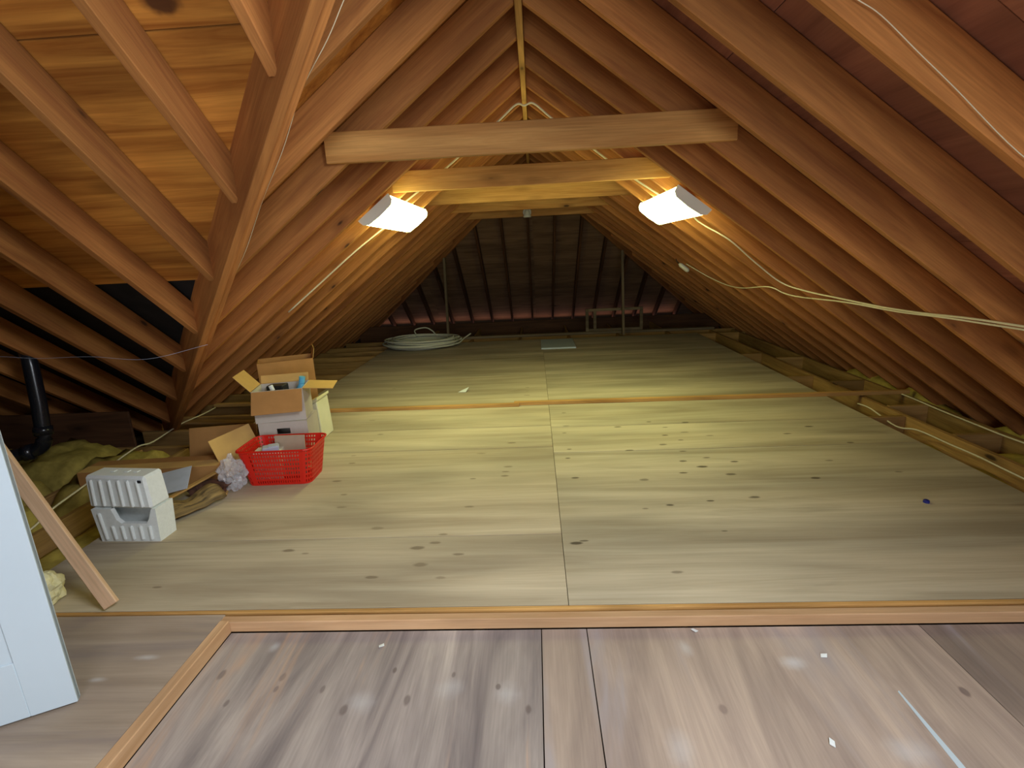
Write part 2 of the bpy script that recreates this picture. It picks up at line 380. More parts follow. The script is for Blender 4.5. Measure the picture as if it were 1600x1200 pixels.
# valley rafter (doubled), along x + y = const, foot at the eave corner
vx0, vx1 = -0.02, -3.45
dirv = Vector((-1, 1, -0.75)).normalized(); upv = Vector((0, 0, 1)); upv = (upv - dirv * upv.dot(dirv)).normalized()
for c, nm in ((CNEAR + 0.026, 'valley_rafter'), (CFAR - 0.026, 'valley_rafter')):
    p0 = Vector((vx0, c - vx0, ZR + 0.75 * (vx0 - XR) - 0.10)); p1 = Vector((vx1, c - vx1, ZR + 0.75 * (vx1 - XR) - 0.10))
    board(nm, p0, p1, (0, 0, 1), 0.0355, 0.24, RAF, cl)

# cross gable slope with its jack rafters
cc = tag(empty('ceiling_cross', (0, 0, 0)), 'cross gable slope of orange plywood with jack rafters', None, None, 'structure')
SHEATHK = wood('sheathing_plywood_knot', srgb(138, 78, 24), srgb(208, 144, 64), grain=(0.9, 16, 16), knots=0.0, fine=0.06, vary=(0.98, 1.02), spots=[(1.25, 0.975, 0.062, 0.034, 0.92), (0.78, 0.9, 0.02, 0.014, 0.7)], kcol=srgb(72, 40, 22))
def cross_sheet(ya, yb, xa, mat, nm='plywood_sheet', xb=None, dz=0.0):
    pa, pb = CNEAR + 0.05 - ya, CNEAR + 0.05 - yb
    if xb is not None: pa = pb = xb
    poly = [(xa, ya), (pa, ya), (pb, yb), (xa, yb)]
    z = lambda x, y: zc(x, y) + dz
    F = frame((1, 0, 0), ZN_C, (xa, ya, z(xa, ya)))
    return sheet(nm, poly, z, 0.013, ZN_C, mat, cc, F)
cross_sheet(0.90, 1.735, -2.3, SHEATHK); cross_sheet(0.90, 1.735, -5.3, SHEATH, xb=-2.303)
cross_sheet(1.74, 2.75, -3.5, SHEATH); cross_sheet(1.74, 2.75, -5.3, SHEATH, xb=-3.503)
cross_sheet(2.74, 4.8, -5.3, VOID, 'dark_void', dz=0.02)  # black sheet added in place of a dark open void
for k in range(-1, 11):
    x = -0.76 - SP * k
    yb = CNEAR - x if CNEAR - x < 4.75 else 4.75
    if x > -0.2: continue
    L = (yb - (Y0 + 0.02)) / CS
    link('rafter', rafter_mesh(L), cc, frame(XD_C, ZN_C, (x, Y0 + 0.02, ZR - 0.75 * 0.02)))
board('ridge_board', (-5.3, Y0, ZR - 0.03), (XR - 0.02, Y0, ZR - 0.03), (0, 0, 1), 0.038, 0.2, BATT, cc)
# its other slope, down towards the wall behind the camera, and the little roof beside it
sheet('plywood_sheet', [(-5.3, -2.3), (-3.3, -2.3), (0.0, 0.97), (-5.3, 0.97)], zb, 0.013, ZN_B, SHEATH, cc)
sheet('plywood_sheet', [(0.0, -2.3), (0.0, 1.0), (-3.3, -2.3)], zl, 0.013, ZN_L, SHEATH, cc)
for k in range(0, 11):
    x = -0.76 - SP * k
    ye = max(-2.25, Y0 + (x - XR))
    link('rafter', rafter_mesh((Y0 - 0.02 - ye) / CS), cc, frame(XD_B, ZN_B, (x, Y0 - 0.02, ZR - 0.75 * 0.02)))

# hip end
ch = tag(empty('ceiling_hip', (0, 0, 0)), 'dim sloping hip end with dark rafters', None, None, 'structure')
for j in range(4):
    xa = -3.9 + j * 1.95
    F = frame((1, 0, 0), ZN_C, (xa, YH, zh(xa, YH)))
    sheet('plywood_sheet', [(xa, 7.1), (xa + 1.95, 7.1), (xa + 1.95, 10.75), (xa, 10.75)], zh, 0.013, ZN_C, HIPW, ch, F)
for k in range(-8, 9):
    x = -0.07 + SP * k
    yt = YH + abs(x - XR) + 0.03
    L = (10.72 - yt) / CS
    if L < 0.2: continue
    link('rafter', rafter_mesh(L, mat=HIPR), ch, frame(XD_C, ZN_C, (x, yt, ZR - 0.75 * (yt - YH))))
for s in (-1, 1):
    board('hip_rafter', (XR, YH, ZR - 0.06), (XR + s * 3.45, YH + 3.45, ZR - 0.06 - 0.75 * 3.45), (0, 0, 1), 0.038, 0.19, RAF, ch)

# ------------------------------------------------------------------ floor
fl = tag(box('floor', -5.3, 3.9, -2.2, 10.75, -0.24, -0.21, DRY), 'attic floor of plywood sheets laid on joists', None, None, 'structure')
TH_ = 0.016
def deck(x0, x1, y0, y1, kind, z=0.0):
    mat = floor_mat(kind, x0, x1, y0, y1)
    box('plywood_sheet', x0, x1, y0, y1, z - TH_, z, mat, fl)
g = 0.003
XS, XL, XRT = 0.088, -2.35, 2.54
for a, b in ((1.772, 2.31), (2.31, 3.50), (3.50, 3.97), (3.97, 4.55)): deck(XL, XS - 0.0014, a + g, b - g, 'L')
for a, b in ((1.772, 3.38), (3.38, 3.92), (3.92, 4.55)): deck(XS + 0.0014, XRT, a + g, b - g, 'R')
for a, b in ((4.55, 5.80), (5.80, 7.02), (7.02, 8.28)): deck(XL, XS - 0.0014, a + g, b - g, 'L'); deck(XS + 0.0014, XRT, a + g, b - g, 'R')
deck(-2.35, -1.29, -2.1, 1.745, 'A')
ZNF = -0.05
for a, b, m in ((-1.247, -0.024, 'N'), (-0.02, 0.148, 'T'), (0.152, 1.37, 'T'), (1.373, 2.6, 'T')):
    deck(a, b, -2.1, 1.70, m, ZNF)
deck(2.603, 3.8, -2.1, 1.74, 'T', -0.03)
# joists
def joist(p0, p1, top=-0.0165, dep=0.19, nm='joist', mat=JOIST, w=0.038):
    board(nm, (p0[0], p0[1], top - dep), (p1[0], p1[1], top - dep), (0, 0, 1), w, dep, mat, fl)
for x in (-3.18, -2.80, 2.86, 3.22):
    joist((x, 1.75), (x, 3.75 if x < 0 else 8.6))
for x in (-2.33, 2.50): joist((x, 1.78), (x, 8.4))
for x in [-1.9 + SP * 2 * i for i in range(6)]: joist((x, 1.78), (x, 10.3))
for y in [3.80 + SP * i for i in range(12)]: joist((-3.5, y), (-2.352, y))
for x, y in ((2.68, 3.98), (2.68, 5.35), (3.05, 3.55), (3.05, 4.25), (3.05, 5.1), (2.68, 6.6), (3.05, 6.3)):
    joist((x - 0.16, y), (x + 0.16, y), nm='blocking')
for y in (8.32, 8.75): joist((-3.3, y), (3.3, y), nm='joist')
# long boards lying on the joists left of the deck
board('lumber_strip', (-3.25, 4.42, -0.016), (-2.36, 4.32, -0.016), (0, 0, 1), 0.09, 0.02, JOIST, fl)
board('lumber_strip', (-3.3, 4.95, -0.016), (-2.36, 4.95, -0.016), (0, 0, 1), 0.06, 0.03, JOIST, fl)
# paint streak on the sunken floor
bm = bmesh.new(); prism(bm, [(1.100, 1.40), (1.106, 1.405), (1.112, 1.16), (1.106, 0.9), (1.09, 0.9), (1.094, 1.16)], 'Z', ZNF, ZNF + 0.0012); finish(bm)
mesh_obj('paint_streak', bm, PAINT, fl)

# trims framing the sunken part
t1 = tag(box('trim_1', -1.33, 2.6, -0.019, 0.019, 0, 0.046, TRIM, None, 0.003, Matrix.Translation((0, 1.724, ZNF - 0.0))), 'pine header board along the step to the plywood deck', None, None, 'structure')
t2 = tag(box('trim_2', -2.0, 1.705, -0.019, 0.019, 0, 0.055, TRIM, None, 0.003, frame((0, 1, 0), (0, 0, 1), (-1.268, 0, ZNF))), 'pine board edging the sunken plywood', None, None, 'structure')
t3 = tag(box('trim_3', -2.35, 3.6, 1.754, 1.772, -0.03, 0.001, BATT, None, 0.002), 'thin strip between header board and deck plywood', None, None, 'structure')
# eave plates
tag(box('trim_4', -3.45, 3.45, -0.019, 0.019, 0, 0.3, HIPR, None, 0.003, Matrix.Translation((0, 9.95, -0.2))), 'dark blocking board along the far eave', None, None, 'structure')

# ------------------------------------------------------------------ walls out of view that close the attic
def wallpoly(name, poly, axis, a, b, mat, label):
    bm = bmesh.new(); prism(bm, poly, axis, a, b); finish(bm); return tag(mesh_obj(name, bm, mat), label, None, None, 'structure')
WALLM = plain('wall_board', srgb(206, 204, 198), 0.8, 0.04)
wallpoly('wall_back_left', [(-5.3, -0.24), (-0.75, -0.24), (-0.75, 2.9), (-5.3, 2.9)], 'Y', -2.2, -2.15, WALLM, 'plain wall beside the window behind the camera')
wallpoly('wall_back_right', [(1.15, -0.24), (4.0, -0.24), (4.0, 2.9), (1.15, 2.9)], 'Y', -2.2, -2.15, WALLM, 'plain wall at the other side of the window')
wallpoly('wall_back_lower', [(-0.75, -0.24), (1.15, -0.24), (1.15, 0.55), (-0.75, 0.55)], 'Y', -2.2, -2.15, WALLM, 'plain wall under the window')
wallpoly('wall_back_upper', [(-0.75, 1.95), (1.15, 1.95), (1.15, 2.9), (-0.75, 2.9)], 'Y', -2.2, -2.15, WALLM, 'plain wall over the window')
w1 = tag(empty('window_1', (0.2, -2.17, 0.55)), 'white framed window behind the camera', None, None, 'structure')
for a in ((-0.95, -0.89, 0, 1.4), (0.89, 0.95, 0, 1.4), (-0.89, 0.89, 0, 0.06), (-0.89, 0.89, 1.34, 1.4), (-0.025, 0.025, 0.06, 1.34)):
    box('window_frame', a[0], a[1], -0.03, 0.03, a[2], a[3], PAINT, w1)
wallpoly('wall_left', [(-2.2, -0.24), (10.7, -0.24), (10.7, 2.9), (-2.2, 2.9)], 'X', -5.35, -5.3, VOID, 'dark end wall of the side gable')
wallpoly('wall_partition', [(-5.3, -0.02), (-2.32, -0.02), (-2.32, 2.25), (-5.3, 2.25)], 'Y', 0.86, 0.95, WALLM, 'partition carrying the white door')

# ------------------------------------------------------------------ collar ties
names = ['pale pine collar tie nearest the camera with a knotty face', 'collar tie just above the two lit lamps, second along the ridge', 'yellow-lit collar tie behind the lamps, third along the ridge', 'dim fourth collar tie behind the yellow-lit one', 'dimmest collar tie farthest back, carrying the white lampholder']
for i in range(5):
    y = 2.71 + 3 * SP * i - 0.019 - 0.0205
    sl = 0.0
    z0 = (1.815, 1.815, 1.83, 1.845, 1.845)[i]
    o = board('collar_tie', (-0.985, y, z0), (0.965, y, z0), (0, 0, 1), 0.038, 0.14, TIE)
    tag(o, names[i], 'beam', 'collar ties across the rafters')

# ------------------------------------------------------------------ battens on the deck
o = board('floor_batten', (-2.25, 4.56, 0.0), (-0.18, 4.545, 0.0), (0, 0, 1), 0.04, 0.03, BATT); tag(o, 'wood batten across the deck from the carton stack to the middle', 'batten', 'battens across the deck')
o = board('floor_batten', (-0.23, 4.585, 0.0), (3.24, 4.53, 0.0), (0, 0, 1), 0.04, 0.034, BATT); tag(o, 'long wood batten across the deck reaching over the open joists', 'batten', 'battens across the deck')

# ------------------------------------------------------------------ lamps
def lamp(name, side, label):
    """wraparound fluorescent fixed to the rafter undersides; local x along the attic, z away from the roof."""
    xc = 1.06 * side - 0.0
    zc_ = ZR - 0.75 * (abs(xc - XR))
    nrm = Vector(ZN_R if side > 0 else ZN_L) * -1
    root = bpy.data.objects.new(name, None); COL.objects.link(root)
    root.matrix_local = frame((0, 1, 0), nrm, (xc, 3.60, zc_))
    tag(root, label, 'light fixture', 'fluorescent fixtures on the rafters')
    L, W = 1.22, 0.135
    box('housing', 0.01, L - 0.01, -W + 0.012, W - 0.012, 0.001, 0.03, ENAM, root, 0.003)
    prof = [(-W, 0.012), (-W + 0.006, 0.04), (-W + 0.035, 0.062), (0, 0.068), (W - 0.035, 0.062), (W - 0.006, 0.04), (W, 0.012)]
    bm = bmesh.new()
    a = [bm.verts.new((0.012, u, v)) for u, v in prof]; b = [bm.verts.new((L - 0.012, u, v)) for u, v in prof]
    for i in range(len(prof) - 1): bm.faces.new((a[i], a[i + 1], b[i + 1], b[i]))
    bmesh.ops.recalc_face_normals(bm, faces=bm.faces)
    if bm.faces[3].normal.z < 0: bmesh.ops.reverse_faces(bm, faces=bm.faces)
    mesh_obj('diffuser', bm, DIFFUSER_M, root)
    for x0, x1 in ((0, 0.014), (L - 0.014, L)):
        bm = bmesh.new(); prism(bm, [(-W - 0.003, 0.001)] + [(u * 1.02, v + 0.003) for u, v in prof] + [(W + 0.003, 0.001)], 'X', x0, x1); finish(bm)
        mesh_obj('end_cap', bm, ENAM, root)
lamp('ceiling_lamp', -1, 'lit white fluorescent fixture on the rafters above the cartons')
lamp('ceiling_lamp', 1, 'lit white fluorescent fixture with a cable trailing off along the rafters')

# ------------------------------------------------------------------ cables
tag(wire('power_cable', [(1.13,3.9,1.58),(1.186,4.035,1.546),(1.262,4.049,1.489),(1.415,3.942,1.374),(1.641,4.027,1.205),(1.849,4.049,1.049),(1.918,3.802,0.997),(1.951,3.387,0.973),(1.970,3.044,0.958),(1.968,2.741,0.959),(1.951,2.403,0.972),(1.951,2.0,0.972),(1.95,1.4,0.98)], 0.0055, CABLE), 'white cable running from the lamp down and across the rafters', 'cable', 'cables on the rafters')
tag(wire('power_cable', [(1.72,6.10,1.15),(1.826,5.974,1.066),(1.918,5.860,0.997),(2.005,5.610,0.932),(2.015,5.205,0.924),(1.931,4.451,0.987),(1.988,4.285,0.944),(2.006,4.061,0.931),(1.958,3.398,0.955),(1.982,2.953,0.944),(1.962,2.564,0.956),(1.974,2.1,0.955),(1.97,1.4,0.96)], 0.005, CABLE), 'white cable from the dangling white connector along the rafters', 'cable', 'cables on the rafters')
tag(wire('thin_wire', [(0.70,1.455,1.955),(0.791,1.455,1.900),(0.852,1.455,1.862),(0.950,1.455,1.777),(1.049,1.455,1.692),(1.226,1.455,1.536),(1.4,1.455,1.42)], 0.0013, CABLE), 'thin pale wire stapled along the face of the nearest rafter', 'wire')
tag(wire('thin_wire', [(-0.42,1.487,2.04),(-0.473,1.540,2.011),(-0.555,1.622,1.957),(-0.708,1.775,1.879),(-0.869,1.936,1.741),(-1.060,2.127,1.610),(-1.272,2.339,1.439),(-1.436,2.503,1.330)], 0.0014, CABLE), 'thin pale wire along the edge of the valley rafter', 'wire')
zL = lambda x: ZR + 0.75 * (x - XR) - 0.012
zR_ = lambda x: ZR - 0.75 * (x - XR) - 0.012
tag(wire('power_cable', [(-1.02,4.05,zL(-1.02)),(-0.75,4.15,zL(-.75)),(-0.45,4.19,zL(-.45)),(-0.22,4.2,zL(-.22)),(-0.09,4.2,2.415),(-0.03,4.2,2.405),(0.04,4.2,2.415),(0.17,4.2,zR_(.17)),(0.42,4.2,zR_(.42)),(0.72,4.2,zR_(.72)),(1.0,4.1,zR_(1.0))], 0.0075, CABLE), 'white cable passing under the ridge board between the two lamps', 'cable', 'cables on the rafters')
tag(wire('power_cable', [(-1.15,4.25,zL(-1.15)),(-1.4,4.16,zL(-1.4)),(-1.7,4.15,zL(-1.7)),(-2.0,4.14,zL(-2.0))], 0.0065, CABLE), 'short white cable running down the rafters below the lamp by the cartons', 'cable', 'cables on the rafters')
tag(wire('floor_cable', [(2.687,4.321,-0.011),(2.70,4.170,-0.011),(2.71,3.871,-0.06),(2.76,3.714,-0.04),(2.79,3.448,-0.05),(2.80,3.237,-0.05),(2.79,3.030,-0.05),(2.80,2.70,-0.06),(2.8,2.2,-0.06)], 0.006, CABLE), 'white cable along the joist beside the deck edge', 'cable', 'cables on the joists')
tag(wire('floor_cable', [(3.173,4.6,0.0),(3.173,4.387,0.0),(3.164,4.053,-0.006),(3.154,3.707,-0.006),(3.15,3.464,-0.006),(3.164,3.2,-0.006),(3.16,2.6,0.0)], 0.006, CABLE), 'white cable under the rafter feet along the eave insulation', 'cable', 'cables on the joists')
tag(wire('floor_cable', [(-2.80,2.2,0.0),(-2.84,2.476,-0.004),(-2.87,2.657,0.03),(-2.89,2.916,0.06),(-3.02,3.507,0.08),(-3.05,3.736,0.05),(-3.20,4.279,0.02),(-3.23,4.615,0.0),(-3.24,4.858,0.0)], 0.006, CABLE), 'white cable over the insulation beside the foam boxes', 'cable', 'cables on the joists')
tag(wire('floor_cable', [(-2.70,4.70,0.05),(-2.62,4.62,0.055),(-2.56,4.45,0.01),(-2.52,4.2,0.0),(-2.47,3.95,-0.01),(-2.48,3.60,0.0),(-2.56,3.40,0.0)], 0.005, CABLE), 'slack white cable across the joists behind the long carton', 'cable', 'cables on the joists')
tag(wire('thin_wire', [(-3.2,2.62,0.96),(-2.855,2.6,0.950),(-2.647,2.6,0.932),(-2.359,2.6,0.93),(-2.054,2.6,0.905),(-1.75,2.66,0.96)], 0.0008, PAPER), 'hair-thin line sagging in front of the jack rafters', 'wire')

# white connector dangling from the rafters and the lampholder on the last tie
r_ = empty('hanging_connector', (1.70, 6.14, 1.115))
bm = bmesh.new(); tube(bm, [(-0.05, 0, 0.04), (-0.03, 0, 0.024), (0.045, 0, -0.036), (0.06, 0, -0.05)], [0.010, 0.024, 0.026, 0.016], 10); finish(bm); mesh_obj('plug_body', bm, ENAM, r_, None, True)
bm = bmesh.new(); tube(bm, crom([(-0.05, 0, 0.04), (-0.07, 0.0, 0.06), (-0.085, 0.01, 0.095)], 4), 0.005, 6); finish(bm); mesh_obj('lead', bm, BLACK, r_, None, True)
tag(r_, 'small white connector hanging from the rafters beyond the trailing cable', 'connector')
r_ = empty('lampholder', (-0.07, 2.71 + 12 * SP - 0.0605, 1.86))
bm = bmesh.new(); tube(bm, [(0, -0.001, 0.04), (0, -0.03, 0.04)], [0.06, 0.055], 16); finish(bm); mesh_obj('base', bm, ENAM, r_)
bm = bmesh.new(); tube(bm, [(0, -0.045, 0.06), (0, -0.045, 0.02), (0, -0.045, -0.015), (0, -0.045, -0.03)], [0.032, 0.04, 0.056, 0.05], 14); finish(bm); mesh_obj('socket', bm, ENAM, r_)
tag(r_, 'white porcelain lampholder on the farthest collar tie', 'lampholder')

# ------------------------------------------------------------------ far end
for s, x, lab in ((-1, -1.44, 'thin upright post under the hip beside the cable coil'), (1, 1.40, 'thin upright post under the hip in front of the wooden frame')):
    zt = ZR - 0.06 - 0.75 * abs(x - XR)
    yb = YH + abs(x - XR)
    tag(board('brace_post', (x + 0.02 * s, yb - 0.1, -0.0165), (x, yb - 0.06, zt - 0.01), (0, -1, 0), 0.038, 0.06, GREYW), lab, 'post', 'posts under the hip')
fr = empty('wooden_frame', (0.83, 8.75, 0.022))
for a in ((0, 0.05, 0, 0.38), (0.90, 0.95, 0, 0.38), (0.13, 0.18, 0.045, 0.335)): box('upright', a[0], a[1], -0.02, 0.02, a[2], a[3], GREYW, fr, 0.003)
for a in ((0.05, 0.90, 0, 0.045), (0.05, 0.90, 0.335, 0.38)): box('rail', a[0], a[1], -0.02, 0.02, a[2], a[3], GREYW, fr, 0.003)
tag(fr, 'open rectangular wooden frame standing at the far end', 'frame')
tag(board('plank', (-1.35, 8.75, -0.0165), (2.95, 8.75, -0.0165), (0, 0, 1), 0.11, 0.038, GREYW), 'long board lying across the joists behind the deck', 'board')
tag(box('white_sheet', 0.06, 0.56, 7.36, 8.10, 0.0, 0.022, PAINT, None, 0.003), 'pale flat panel lying on the far end of the deck', 'panel')
# coil of tubing
bm = bmesh.new(); rr = random.Random(5)
pts = []
for i in range(15 * 26):
    a = 2 * math.pi * i / 26; lp = i // 26
    rad = 0.40 + 0.2 * ((lp * 0.37) % 1.0) + 0.015 * math.sin(a * 2 + lp)
    z = 0.014 + 0.011 * lp * 0.75 + 0.012 * math.sin(a + lp * 1.7) + 0.012
    pts.append(Vector((rad * math.cos(a) * 1.02, rad * math.sin(a) * 0.82, z)))
tube(bm, pts, 0.013, 6); finish(bm)
co = empty('tubing_coil', (-1.80, 8.02, 0))
mesh_obj('coil', bm, TUBEW, co, None, True)
bm = bmesh.new(); tube(bm, crom([(-0.1, 0.1, 0.16), (-0.15, 0.2, 0.24), (0.0, 0.3, 0.26), (0.1, 0.34, 0.2), (0.16, 0.3, 0.14)], 5), 0.011, 6); finish(bm); mesh_obj('loose_loop', bm, TUBEW, co, None, True)
bm = bmesh.new(); tube(bm, crom([(0.45, -0.2, 0.06), (0.58, -0.1, 0.05), (0.66, 0.1, 0.1), (0.75, 0.2, 0.15)], 5), 0.011, 6); finish(bm); mesh_obj('loose_end', bm, TUBEW, co, None, True)
tag(co, 'big coil of whitish tubing lying at the far end of the deck', 'coil')

# ------------------------------------------------------------------ insulation
def batt(name, x0, x1, y0, y1, z0, z1, seed, label, mat=INSUL, amp=0.05, group=None):
    bm = bmesh.new(); nx, ny = max(4, int((x1 - x0) / 0.05)), max(4, int((y1 - y0) / 0.05)); off = Vector((seed * 7.3, seed * 3.1, 0))
    top = []
    for i in range(nx + 1):
        row = []
        for j in range(ny + 1):
            u, v = i / nx, j / ny
            e = min(u, 1 - u, v, 1 - v); k = min(1, e * 6) ** 0.6
            p = Vector((x0 + (x1 - x0) * u, y0 + (y1 - y0) * v, 0))
            n1 = noise.noise(p * 3.2 + off) * amp * 1.6 + noise.noise(p * 9 + off) * amp * 0.8 + noise.noise(p * 22 + off) * amp * 0.35
            wob = Vector((noise.noise(p * 5 + off + Vector((0, 0, 5))), noise.noise(p * 5 + off + Vector((0, 0, 9))), 0)) * 0.02
            row.append(bm.verts.new((p.x + wob.x, p.y + wob.y, z0 + (z1 - z0) * k + n1 * k)))
        top.append(row)
    for i in range(nx):
        for j in range(ny): bm.faces.new((top[i][j], top[i + 1][j], top[i + 1][j + 1], top[i][j + 1]))
    per = [top[i][0] for i in range(nx + 1)] + [top[nx][j] for j in range(1, ny + 1)] + [top[i][ny] for i in range(nx - 1, -1, -1)] + [top[0][j] for j in range(ny - 1, 0, -1)]
    bot = [bm.verts.new((v.co.x, v.co.y, -0.205)) for v in per]
    for i in range(len(per)): bm.faces.new((per[i], bot[i], bot[(i + 1) % len(per)], per[(i + 1) % len(per)]))
    finish(bm)
    tag(mesh_obj(name, bm, mat, None, None, True), label, 'insulation', group)
G = 'fibreglass batts in the joist bays'
batt('insulation_batt', -3.15, -2.83, 1.9, 2.75, -0.18, 0.06, 1, 'yellow insulation bulging between joists behind the leaning plank', group=G)
batt('insulation_batt', -3.15, -2.83, 2.77, 3.72, -0.18, 0.05, 2, 'yellow insulation between joists behind the foam boxes', group=G)
batt('insulation_batt', -3.62, -3.21, 2.2, 3.1, -0.18, 0.10, 3, 'lumpy yellow insulation below the black pipe', group=G)
batt('insulation_batt', -3.72, -3.21, 3.12, 3.75, -0.18, 0.10, 4, 'yellow insulation at the foot of the valley rafter', group=G)
batt('insulation_batt', -4.6, -3.76, 2.0, 3.75, -0.18, 0.08, 5, 'shadowed insulation deep under the jack rafters', group=G)
batt('insulation_batt', -2.77, -2.36, 1.85, 3.7, -0.2, -0.11, 6, 'flat yellow insulation sunk beside the deck edge behind the foam boxes', amp=0.015, group=G)
batt('insulation_batt', 2.53, 2.83, 1.9, 3.95, -0.2, -0.12, 7, 'yellow insulation sunk between deck edge and joist with a cable above', amp=0.015, group=G)
batt('insulation_batt', 3.25, 3.44, 2.0, 3.9, -0.18, -0.01, 8, 'yellow insulation along the eave below the trailing cables', amp=0.04, group=G)
batt('insulation_batt', 3.25, 3.44, 3.95, 5.8, -0.18, -0.01, 9, 'yellow insulation along the eave at the end of the long batten', amp=0.04, group=G)
batt('insulation_batt', 2.89, 3.2, 1.9, 3.5, -0.18, -0.06, 10, 'yellow insulation in the bay outside the joist cable', amp=0.02, group=G)
# pale tuft beside the door
bm = bmesh.new(); bmesh.ops.create_icosphere(bm, subdivisions=4, radius=0.09)
for v in bm.verts:
    n1 = noise.noise(v.co * 18) * 0.03 + noise.noise(v.co * 45) * 0.018
    v.co = v.co * (1 + n1 / 0.09); v.co.z = max(v.co.z * 0.9 + 0.075, 0.0)
tag(mesh_obj('insulation_tuft', bm, INSULP, None, Matrix.Translation((-2.12, 1.80, 0.0))), 'pale tuft of insulation on the floor behind the door', 'insulation')
# brown board standing at the eave under the jacks and the black pipe
tag(box('eave_board', -5.2, -3.3, 3.85, 3.87, -0.21, 0.27, HIPR, None, 0.002), 'brown board closing the eave behind the black pipe', 'board')
pp = empty('drain_pipe', (-3.22, 3.0, 0.0))
bm = bmesh.new(); path = [Vector(p) for p in ((-0.02, 0.12, 1.02), (0.0, 0.10, 0.8), (0.025, 0.06, 0.56), (0.028, 0.04, 0.42))]
path += [Vector((0.03 - 0.10 * (1 - math.cos(a)), 0.03 - 0.02 * (1 - math.cos(a)), 0.36 - 0.10 * math.sin(a))) for a in [math.pi / 2 * i / 7 for i in range(8)]]
path += [Vector((-0.25, -0.06, 0.235)), Vector((-0.55, -0.14, 0.20))]
tube(bm, path, 0.043, 16); finish(bm); mesh_obj('pipe_run', bm, PIPE, pp, None, True)
for a, b in ((3, 4), (10, 12)):
    bm = bmesh.new(); q0, q1 = path[a], path[b]; d = (q1 - q0).normalized(); tube(bm, [q0, q0 + d * 0.055], 0.052, 16); finish(bm); mesh_obj('collar', bm, PIPE, pp, None, True)
tag(pp, 'glossy black plastic pipe with an elbow under the jack rafters', 'pipe')

# ------------------------------------------------------------------ door and plank
dr = bpy.data.objects.new('door_1', None); COL.objects.link(dr)
dd = Vector((-0.881, -0.473, 0)); dn = Vector((0.473, -0.881, 0))
dr.matrix_local = Matrix(((dd.x, -dn.x, 0, -1.530), (dd.y, -dn.y, 0, 1.322), (0, 0, 1, 0.008), (0, 0, 0, 1)))
tag(dr, 'white panelled door standing open at the edge of the picture', None, None, 'structure')
W, H, T = 0.76, 2.0, 0.03
box('door_leaf', 0, W, 0.006, T - 0.006, 0, H, PAINT, dr, 0.001)
for a in ((0, 0.12, 0, H), (W - 0.12, W, 0, H)): box('stile', a[0], a[1], 0, T, a[2], a[3], PAINT, dr, 0.002)
for z0, z1 in ((0, 0.20), (0.86, 1.0), (1.5, 1.6), (1.88, H)): box('rail', 0.12, W - 0.12, 0, T, z0, z1, PAINT, dr, 0.002)
box('stile', W / 2 - 0.05, W / 2 + 0.05, 0, T, 0.20, 1.88, PAINT, dr, 0.002)
for x0, x1 in ((0.12, W / 2 - 0.05), (W / 2 + 0.05, W - 0.12)):
    for z0, z1 in ((0.20, 0.86), (1.0, 1.5), (1.6, 1.88)):
        box('raised_panel', x0 + 0.035, x1 - 0.035, 0.002, T - 0.002, z0 + 0.035, z1 - 0.035, PAINT, dr, 0.004)
pl = tag(board('leaning_plank', (-1.80, 1.80, 0.016), (-2.37, 1.94, 0.95), (0.45, -0.89, 0), 0.054, 0.026, PLANK), 'pale wooden plank leaning beside the white door', 'plank')

# ------------------------------------------------------------------ foam boxes
def foam(name, loc, rz, w, d, h, label, notch, flare):
    root = empty(name, loc, rz)
    t = 0.022
    bm = bmesh.new()
    def fr(z): return 1 + flare * (z / h)
    if notch:   # open tray, front wall with a rounded cut-out
        n0, n1, nz = -w * 0.19, w * 0.40, h * 0.56
        cut = [(n1 + 0.012, h), (n1, h - 0.03), (n1 - 0.006, nz + 0.03), (n1 - 0.025, nz), (n0 + 0.035, nz), (n0 + 0.014, nz + 0.02), (n0, h)]
        prism(bm, [(-w / 2, 0), (w / 2, 0), (w / 2, h)] + cut + [(-w / 2, h)], 'Y', 0, t)
        bbox(bm, -w / 2, w / 2, d - t, d, 0, h); bbox(bm, -w / 2, -w / 2 + t, t, d - t, 0, h); bbox(bm, w / 2 - t, w / 2, t, d - t, 0, h)
        bbox(bm, -w / 2 + t, w / 2 - t, t, d - t, 0, t)
    else:
        bbox(bm, -w / 2, w / 2, 0, d, 0, h, 0.012)
    bmesh.ops.recalc_face_normals(bm, faces=bm.faces)
    for v in bm.verts:
        k = fr(v.co.z); v.co.x *= k; v.co.y = d / 2 + (v.co.y - d / 2) * k
    mesh_obj('shell', bm, FOAM, root)
    nr = 6
    for i in range(nr):
        x = -w / 2 + w * (i + 0.75) / (nr + 0.6)
        top = h - 0.02
        if notch and n0 - 0.015 < x < n1 + 0.02: top = nz - 0.012
        bm = bmesh.new(); bbox(bm, -0.007, 0.007, -0.010, 0.004, 0.012, top, 0.004)
        for v in bm.verts: k = fr(v.co.z); v.co.x = (v.co.x + x) * k - x * fr(0); v.co.y = d / 2 + (v.co.y - d / 2) * k
        mesh_obj('rib', bm, FOAM, root, Matrix.Translation((x, 0, 0)))
    if not notch:
        bm = bmesh.new(); bbox(bm, -0.010, 0.010, -0.0015, 0.004, -0.007, 0.007, 0.002); mesh_obj('hole', bm, BLACK, root, Matrix.Translation((w * 0.40, -0.002, h * 0.86)))  # black plate paints the dark inside of a small hole
        for x in (-0.06, 0.02, 0.075):
            bm = bmesh.new(); bbox(bm, -0.012, 0.012, -0.012, 0.012, 0, 0.004, 0.002); mesh_obj('boss', bm, FOAM, root, Matrix.Translation((x, d * 0.55, h)))
    return tag(root, label, 'foam box', 'foam packaging boxes')
